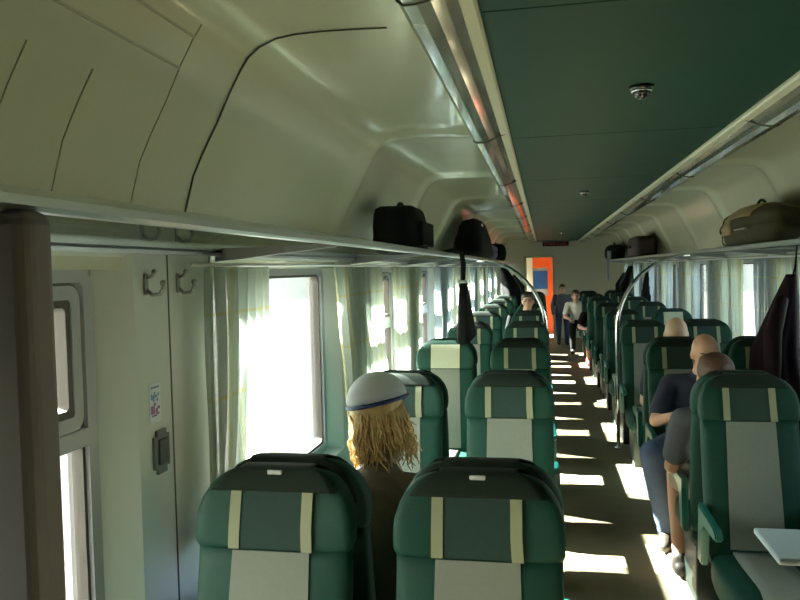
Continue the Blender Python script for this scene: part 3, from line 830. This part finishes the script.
def person(loc, rz, label, J, skinm, shirt, trousers, hair='bald', hairm=None, short=True, extra=None, shorts=False, voxel=.010, fwd=(0, -1, 0), group=None, shoem=None):
    r = empty('person', loc, label, 'person', group, rz)
    V = {k: Vector(v_) for k, v_ in J.items() if k != 'curl'}
    H = V['head']; F = Vector(fwd).normalized(); UP = Vector(J.get('headup', (0, 0, 1))).normalized(); F = (F-UP*F.dot(UP)).normalized(); RX = F.cross(UP)
    def hp(x, f, u): return H+RX*x+F*f+UP*u
    R = Matrix((RX, F, UP)).transposed()
    def hb(bm, c, rad, seg=18):
        res = bmesh.ops.create_uvsphere(bm, u_segments=seg, v_segments=seg//2+2, radius=1)
        for v_ in res['verts']: v_.co = hp(*c)+R @ Vector((v_.co.x*rad[0], v_.co.y*rad[1], v_.co.z*rad[2]))
    # body
    bm = bmesh.new()
    sh = (V['shL']+V['shR'])/2; hips = (V['hipL']+V['hipR'])/2
    def torso(bm, g):
        ch = sh.lerp(hips, .30); wa = sh.lerp(hips, .68)
        cone_between(bm, ch, sh+Vector((0, 0, -.02)), .115+g, .085+g, 18, 1.45, 1.55)
        cone_between(bm, wa, ch, .108+g, .115+g, 18, 1.35, 1.45)
        cone_between(bm, hips, wa, .112+g, .108+g, 18, 1.45, 1.35)
        for s in 'LR': cone_between(bm, sh, V['sh'+s], .06+g, .052+g, 12)
    def arm(bm, s, g, full=True):
        cone_between(bm, V['sh'+s], V['el'+s], .050+g, .040+g, 12)
        if full: cone_between(bm, V['el'+s], V['wr'+s], .039+g, .027+g, 12)
    def leg(bm, s, g, low=True):
        cone_between(bm, V['hip'+s], V['kn'+s], .082+g, .056+g, 14)
        if low:
            mid = V['kn'+s].lerp(V['an'+s], .35)
            cone_between(bm, V['kn'+s], mid, .055+g, .052+g, 14); cone_between(bm, mid, V['an'+s], .052+g, .037+g, 14)
    torso(bm, 0)
    for s in 'LR':
        arm(bm, s, 0); leg(bm, s, 0)
        d_ = V['wr'+s]-V['el'+s]; hd = Vector(J.get('hd'+s, tuple(d_)))
        hand(bm, V['wr'+s], hd, J.get('pn'+s, (0, 0, -1)), 1 if s == 'L' else -1, J.get('curl', .35))
        ft = V['an'+s]; toe = V.get('toe'+s, ft+Vector((0, -.15, -.05)))
        cone_between(bm, ft+Vector((0, 0, -.04)), toe, .032, .026, 10)
    cone_between(bm, sh+Vector((0, 0, -.01)), hp(0, -.025, -.06), .062, .052, 14)
    hb(bm, (0, -.012, .025), (.076, .095, .090)); hb(bm, (0, .018, -.035), (.060, .072, .080)); hb(bm, (0, .045, -.085), (.036, .038, .030))
    hb(bm, (0, .092, -.018), (.011, .018, .022), 10); hb(bm, (0, .105, -.030), (.015, .013, .011), 10)
    hb(bm, (0, .082, -.062), (.024, .014, .008), 10); hb(bm, (0, .078, .022), (.050, .016, .010), 12)
    for s in (-1, 1):
        hb(bm, (s*.078, -.008, -.012), (.009, .019, .030), 12); hb(bm, (s*.046, .055, -.03), (.026, .030, .028), 12)
    remeshed('body', bm, voxel, skinm, r, 3)
    for s in (-1, 1):
        bm = bmesh.new(); hb(bm, (s*.030, .083, .002), (.0125, .008, .007), 10); bmobj('eye', bm, M['eye'], r, True)
        bm = bmesh.new(); cone_between(bm, hp(s*.016, .096, .018), hp(s*.046, .084, .020), .0045, .0035, 6); bmobj('eyebrow', bm, hairm or M['hairdark'], r, True)
    bm = bmesh.new(); cone_between(bm, hp(-.018, .092, -.062), hp(.018, .092, -.062), .0045, .0045, 8); bmobj('mouth', bm, mouthm, r, True)
    # clothes
    bm = bmesh.new(); torso(bm, .014)
    for s in 'LR':
        if short:
            cone_between(bm, V['sh'+s], V['sh'+s].lerp(V['el'+s], .72), .064, .062, 12)
        else: arm(bm, s, .014)
    cone_between(bm, sh+Vector((0, 0, -.02)), sh.lerp(hp(0, -.025, -.06), .35), .085, .066, 14)
    remeshed('shirt' if short else 'jacket', bm, voxel, shirt, r, 4)
    bm = bmesh.new()
    cone_between(bm, hips, hips.lerp(sh, .22), .128, .122, 16, 1.42, 1.35)
    for s in 'LR':
        if shorts:
            cone_between(bm, V['hip'+s], V['hip'+s].lerp(V['kn'+s], .8), .098, .080, 14)
        else: leg(bm, s, .014)
    remeshed('shorts' if shorts else 'trousers', bm, voxel, trousers, r, 4)
    for s in 'LR':
        ft = V['an'+s]; toe = V.get('toe'+s, ft+Vector((0, -.15, -.05)))
        bm = bmesh.new()
        hz = Vector((toe.x-ft.x, toe.y-ft.y, 0)).normalized()
        base = Vector((ft.x, ft.y, toe.z))
        cone_between(bm, base-hz*.03+Vector((0, 0, .012)), Vector((toe.x, toe.y, toe.z)), .046, .036, 12); cone_between(bm, base-hz*.005+Vector((0, 0, .01)), ft+Vector((0, 0, .01)), .048, .046, 12)
        for v_ in bm.verts: v_.co.z = max(v_.co.z, base.z-.038)
        bmesh.ops.remove_doubles(bm, verts=bm.verts, dist=.0001)
        remeshed('shoe', bm, .008, shoem or M['shoe'], r, 2)
    if hair != 'bald':
        bm = bmesh.new()
        hb(bm, (0, -.022, .036), (.086, .097, .090), 24)
        hb(bm, (0, -.050, -.020), (.080, .066, .070), 20)
        if hair == 'long':
            hb(bm, (0, -.045, -.05), (.076, .052, .085), 20)
        else:
            hb(bm, (0, .03, .075), (.070, .060, .038), 18)
        remeshed('hair', bm, .006, hairm, r, 2)
        if hair == 'long':
            rnd = random.Random(5); bm = bmesh.new()
            for k in range(300):
                a = rnd.uniform(-2.3, 2.3); up0 = rnd.uniform(-.04, .045); cs = math.sqrt(max(.05, 1-(up0/.10)**2))
                x, f = .088*math.sin(a)*cs, -.020-.088*math.cos(a)*cs
                l = rnd.uniform(.06, .15)+max(0, up0)*.6; p1, p2 = rnd.uniform(0, 6), rnd.uniform(0, 6); am = rnd.uniform(.006, .018); sp = rnd.uniform(.95, 1.22)
                pts = []; rr = []
                for q in range(8):
                    t_ = q/7
                    pts.append(hp(x*(1+(sp-1)*t_)+am*math.sin(6*t_+p1)*t_, f-.02*t_*(1-t_)*3+am*math.cos(7*t_+p2)*t_, up0-l*t_)); rr.append(.0045*(1-.75*t_*t_))
                tube(bm, pts, rr, 5)
            bmobj('locks', bm, hairm, bpy.data.objects[r.children[-1].name] if r.children else r, True)
    if extra: extra(r, hp, hb)
    return r
mouthm = mat('lips', (.30, .12, .10), .5)
def seated(**kw):
    J = dict(head=(0, -.15, 1.16), shL=(.175, -.16, .955), shR=(-.175, -.16, .955), hipL=(.09, -.24, .545), hipR=(-.09, -.24, .545),
             elL=(.235, -.24, .70), elR=(-.235, -.24, .70), wrL=(.13, -.44, .655), wrR=(-.13, -.44, .655),
             knL=(.12, -.67, .53), knR=(-.12, -.67, .53), anL=(.12, -.70, .095), anR=(-.12, -.70, .095), toeL=(.13, -.83, .042), toeR=(-.13, -.83, .042), hdL=(-.5, -1, -.25), hdR=(.5, -1, -.25))
    J.update(kw); return J

# blonde passenger in cap and brown coat, second window seat facing away (rotated so that +y is ahead)
def cap(r, hp, hb):
    bm = bmesh.new(); hb(bm, (.010, -.012, .052), (.0995, .116, .091), 24)
    bmesh.ops.delete(bm, geom=[v_ for v_ in bm.verts if (v_.co-hp(0, 0, .045)).dot((hp(0, 0, 1)-hp(0, 0, 0))) < 0], context='VERTS')
    o = bmobj('cap', bm, M['capwhite'], r, True); md = o.modifiers.new('t', 'SOLIDIFY'); md.thickness = .006
    bm = bmesh.new(); cone_between(bm, hp(-.075, .0, .047), hp(.075, .0, .047), .05, .05, 14); bm.free()
    bm = bmesh.new(); vs = []
    n = 14
    top, bot = [], []
    for k in range(n+1):
        a = PI*k/n
        for lst, dz in ((top, .0), (bot, -.006)): lst.append((bm.verts.new(hp(.086*math.cos(a), .07+.02*math.sin(a), .052+dz)), bm.verts.new(hp(.082*math.cos(a), .085+.085*math.sin(a), .038+dz))))
    for k in range(n):
        bm.faces.new((top[k][0], top[k][1], top[k+1][1], top[k+1][0])); bm.faces.new((bot[k][0], bot[k+1][0], bot[k+1][1], bot[k][1]))
        bm.faces.new((top[k][1], bot[k][1], bot[k+1][1], top[k+1][1])); bm.faces.new((top[k][0], top[k+1][0], bot[k+1][0], bot[k][0]))
    o2 = bmobj('brim', bm, M['capblue'], o, True)
    bm = bmesh.new()
    for k in range(24):
        a, b = 2*PI*k/24, 2*PI*(k+1)/24
        cone_between(bm, hp(.010+.099*math.cos(a), -.012+.1155*math.sin(a), .048), hp(.010+.099*math.cos(b), -.012+.1155*math.sin(b), .048), .007, .007, 6)
    bmobj('band', bm, M['capblue'], o, True)
Y = ROWY[0]+.098
person((-.835, Y, 0), PI, 'blonde person in a white and blue cap and brown coat beside the bright window', seated(head=(.03, -.40, 1.215), headup=(.22, -.05, 1), shL=(.19, -.31, 1.0), shR=(-.16, -.31, .99)),
       M['skinlight'], M['coatbrown'], M['jeans'], 'long', M['hairblonde'], False, cap, fwd=(.35, -1, 0))
# man facing the viewer, bald, navy shirt, jeans, knee out in the aisle
Y = ROWY[2]
person((.60, Y, 0), 0, 'bald man in a navy shirt and jeans facing the viewer beside the aisle',
       seated(head=(.02, -.44, 1.135), headup=(0, -.15, 1), shL=(.17, -.36, .93), shR=(-.17, -.34, .93), hipL=(.06, -.27, .55), hipR=(-.10, -.27, .55),
              elR=(-.275, -.46, .72), wrR=(-.20, -.66, .79), elL=(.22, -.46, .68), wrL=(.04, -.68, .74), hdR=(.9, -.45, .15), hdL=(-.9, -.3, .1), pnR=(0, .3, -1), pnL=(0, .3, -1),
              knR=(-.335, -.72, .585), anR=(-.245, -.60, .10), toeR=(-.27, -.74, .042), knL=(-.0, -.77, .56), anL=(-.05, -.78, .10), toeL=(-.06, -.92, .042), curl=.5),
       M['skin'], M['navy'], M['jeans'], 'bald', None, True, fwd=(.05, -1, -.2))
# man facing away, dark brown hair, grey T-shirt, khaki shorts
Y = ROWY[1]+.098
person((.56, Y, 0), PI, 'brown-haired man in a grey T-shirt seen behind the nearest right aisle seat',
       seated(head=(.085, -.22, 1.125), shL=(.235, -.22, .91), shR=(-.13, -.20, .92), elL=(.275, -.30, .66), wrL=(.17, -.50, .68), knL=(.20, -.62, .54), anL=(.20, -.55, .10), toeL=(.22, -.68, .042)),
       M['skin'], M['greyshirt'], M['khakipants'], 'short', M['hairbrown'], True, shorts=True, fwd=(0, -1, -.1))
# bald man behind the second right aisle seat
Y = ROWY[2]+.098
person((.60, Y, 0), PI, 'bald man whose head shows above the second right aisle seat',
       seated(head=(.03, -.18, 1.19), shL=(.18, -.17, 1.0), shR=(-.17, -.17, 1.0)), M['skinlight'], M['navy'], M['jeans'], 'bald', None, True)
# farther passengers
Y = ROWY[5]
person((-.60, Y, 0), 0, 'dark-haired person in black seated far down on the left', seated(head=(.06, -.35, 1.24), shL=(.2, -.3, 1.02), shR=(-.15, -.3, 1.02)),
       M['skin'], M['black'], M['black'], 'short', M['hairdark'], False, voxel=.014)
Y = ROWY[7]
person((.53, Y, 0), 0, 'person in maroon top and white shorts leaning forward at the aisle, far right', seated(head=(-.02, -.55, 1.00), shL=(.16, -.46, .84), shR=(-.19, -.46, .84), elR=(-.27, -.55, .64), wrR=(-.16, -.72, .60), elL=(.22, -.55, .62), wrL=(.08, -.72, .60), knR=(-.14, -.74, .54), anR=(-.14, -.80, .10), toeR=(-.15, -.95, .042)),
       M['skin'], M['maroon'], M['white'], 'short', M['hairbrown'], True, voxel=.014, shorts=True, shoem=M['red'])
Y = ROWY[8]
person((.40, Y, 0), 0, 'brown-haired person in a pale shirt leaning into the far end of the aisle', seated(head=(-.12, -.45, 1.10), shL=(.08, -.38, .92), shR=(-.27, -.36, .92), elR=(-.34, -.48, .70), wrR=(-.24, -.64, .66), elL=(.13, -.5, .70), wrL=(0, -.66, .66), knR=(-.2, -.72, .54), anR=(-.2, -.76, .10), toeR=(-.21, -.91, .042)),
       M['skin'], M['white'], M['black'], 'short', M['hairbrown'], True, voxel=.014)
Y = 16.4
pz = person((.06, Y, 0), 0, 'person in dark grey-blue clothes standing at the far end of the aisle',
       dict(head=(0, 0, 1.43), shL=(.18, .02, 1.24), shR=(-.18, .02, 1.24), hipL=(.09, .02, .84), hipR=(-.09, .02, .84), elL=(.25, .03, 1.0), elR=(-.25, .03, 1.0), wrL=(.24, -.08, .80), wrR=(-.24, -.08, .80),
            knL=(.1, 0, .47), knR=(-.1, 0, .47), anL=(.1, .03, .095), anR=(-.1, .03, .095), toeL=(.11, -.11, .042), toeR=(-.11, -.11, .042), hdL=(0, -.3, -1), hdR=(0, -.3, -1), pnL=(-1, 0, 0), pnR=(1, 0, 0)),
       M['skin'], M['greyshirt'], M['jeans'], 'short', M['hairdark'], False, voxel=.014)
pz.scale = (.84, .84, .84)
# ------------------------------------------------------------------ outside ground
struct(boxobj('ground', -60, 60, -60, 80, -1.3, -1.2, M['ground']))

# ------------------------------------------------------------------ light
w = bpy.data.worlds.new('World'); S.world = w; w.use_nodes = True
nt = w.node_tree; bg = nt.nodes['Background']
sky = nt.nodes.new('ShaderNodeTexSky'); sky.sky_type = 'NISHITA'; sky.sun_disc = False
sky.sun_elevation = math.radians(36); sky.sun_rotation = math.radians(230); sky.air_density = 1.2; sky.dust_density = 3
mixc = nt.nodes.new('ShaderNodeMix'); mixc.data_type = 'RGBA'; mixc.inputs['Factor'].default_value = .75
mixc.inputs['B'].default_value = (.80, .90, .86, 1)
nt.links.new(sky.outputs[0], mixc.inputs['A']); nt.links.new(mixc.outputs['Result'], bg.inputs[0])
bg.inputs[1].default_value = 8.0
SUN = Vector((1.0, -.26, -.80)).normalized()
sl = bpy.data.lights.new('sun', 'SUN'); sl.energy = 420; sl.angle = math.radians(.6); sl.color = (1, .98, .91)
so = bpy.data.objects.new('sun', sl); COL.objects.link(so); so.rotation_euler = SUN.to_track_quat('-Z', 'Y').to_euler()
so.location = (-8, -6, 9)
# window portals steer daylight sampling (they give off no light of their own)
for side in (-1, 1):
    for a, b in (WIN if side < 0 else WINR):
        l = bpy.data.lights.new('daylight_portal', 'AREA'); l.shape = 'RECTANGLE'; l.size = ZT-ZB; l.size_y = b-a
        l.cycles.is_portal = True
        o = bpy.data.objects.new('daylight_portal', l); COL.objects.link(o)
        o.location = (side*1.53, (a+b)/2, (ZB+ZT)/2); o.rotation_euler = (0, side*PI/2, 0)

# ------------------------------------------------------------------ camera
cam = bpy.data.cameras.new('camera'); co = bpy.data.objects.new('camera', cam); COL.objects.link(co)
f, yaw, pit, roll = 750.06, .18932, .03927, .02476
cam.sensor_width = 36; cam.lens = f*36/800; cam.clip_start = .02; cam.clip_end = 300
F = Vector((-math.sin(yaw)*math.cos(pit), math.cos(yaw)*math.cos(pit), -math.sin(pit)))
Rv = Vector((math.cos(yaw), math.sin(yaw), 0)); U = Rv.cross(F)
c, s = math.cos(roll), math.sin(roll)
R2 = Rv*c-U*s; U2 = Rv*s+U*c
mw = Matrix((R2, U2, -F)).transposed().to_4x4(); mw.translation = Vector((-.3358, 0, 1.68))
co.matrix_world = mw
S.camera = co
S.view_settings.view_transform = 'Standard'; S.view_settings.look = 'None'; S.view_settings.exposure = -.8; S.view_settings.gamma = 1
S.view_settings.use_curve_mapping = False
S.cycles.use_denoising = True
S.cycles.max_bounces = 14; S.cycles.diffuse_bounces = 8; S.cycles.glossy_bounces = 5; S.cycles.transparent_max_bounces = 16
S.cycles.caustics_reflective = False; S.cycles.caustics_refractive = False
S.cycles.sample_clamp_indirect = 6
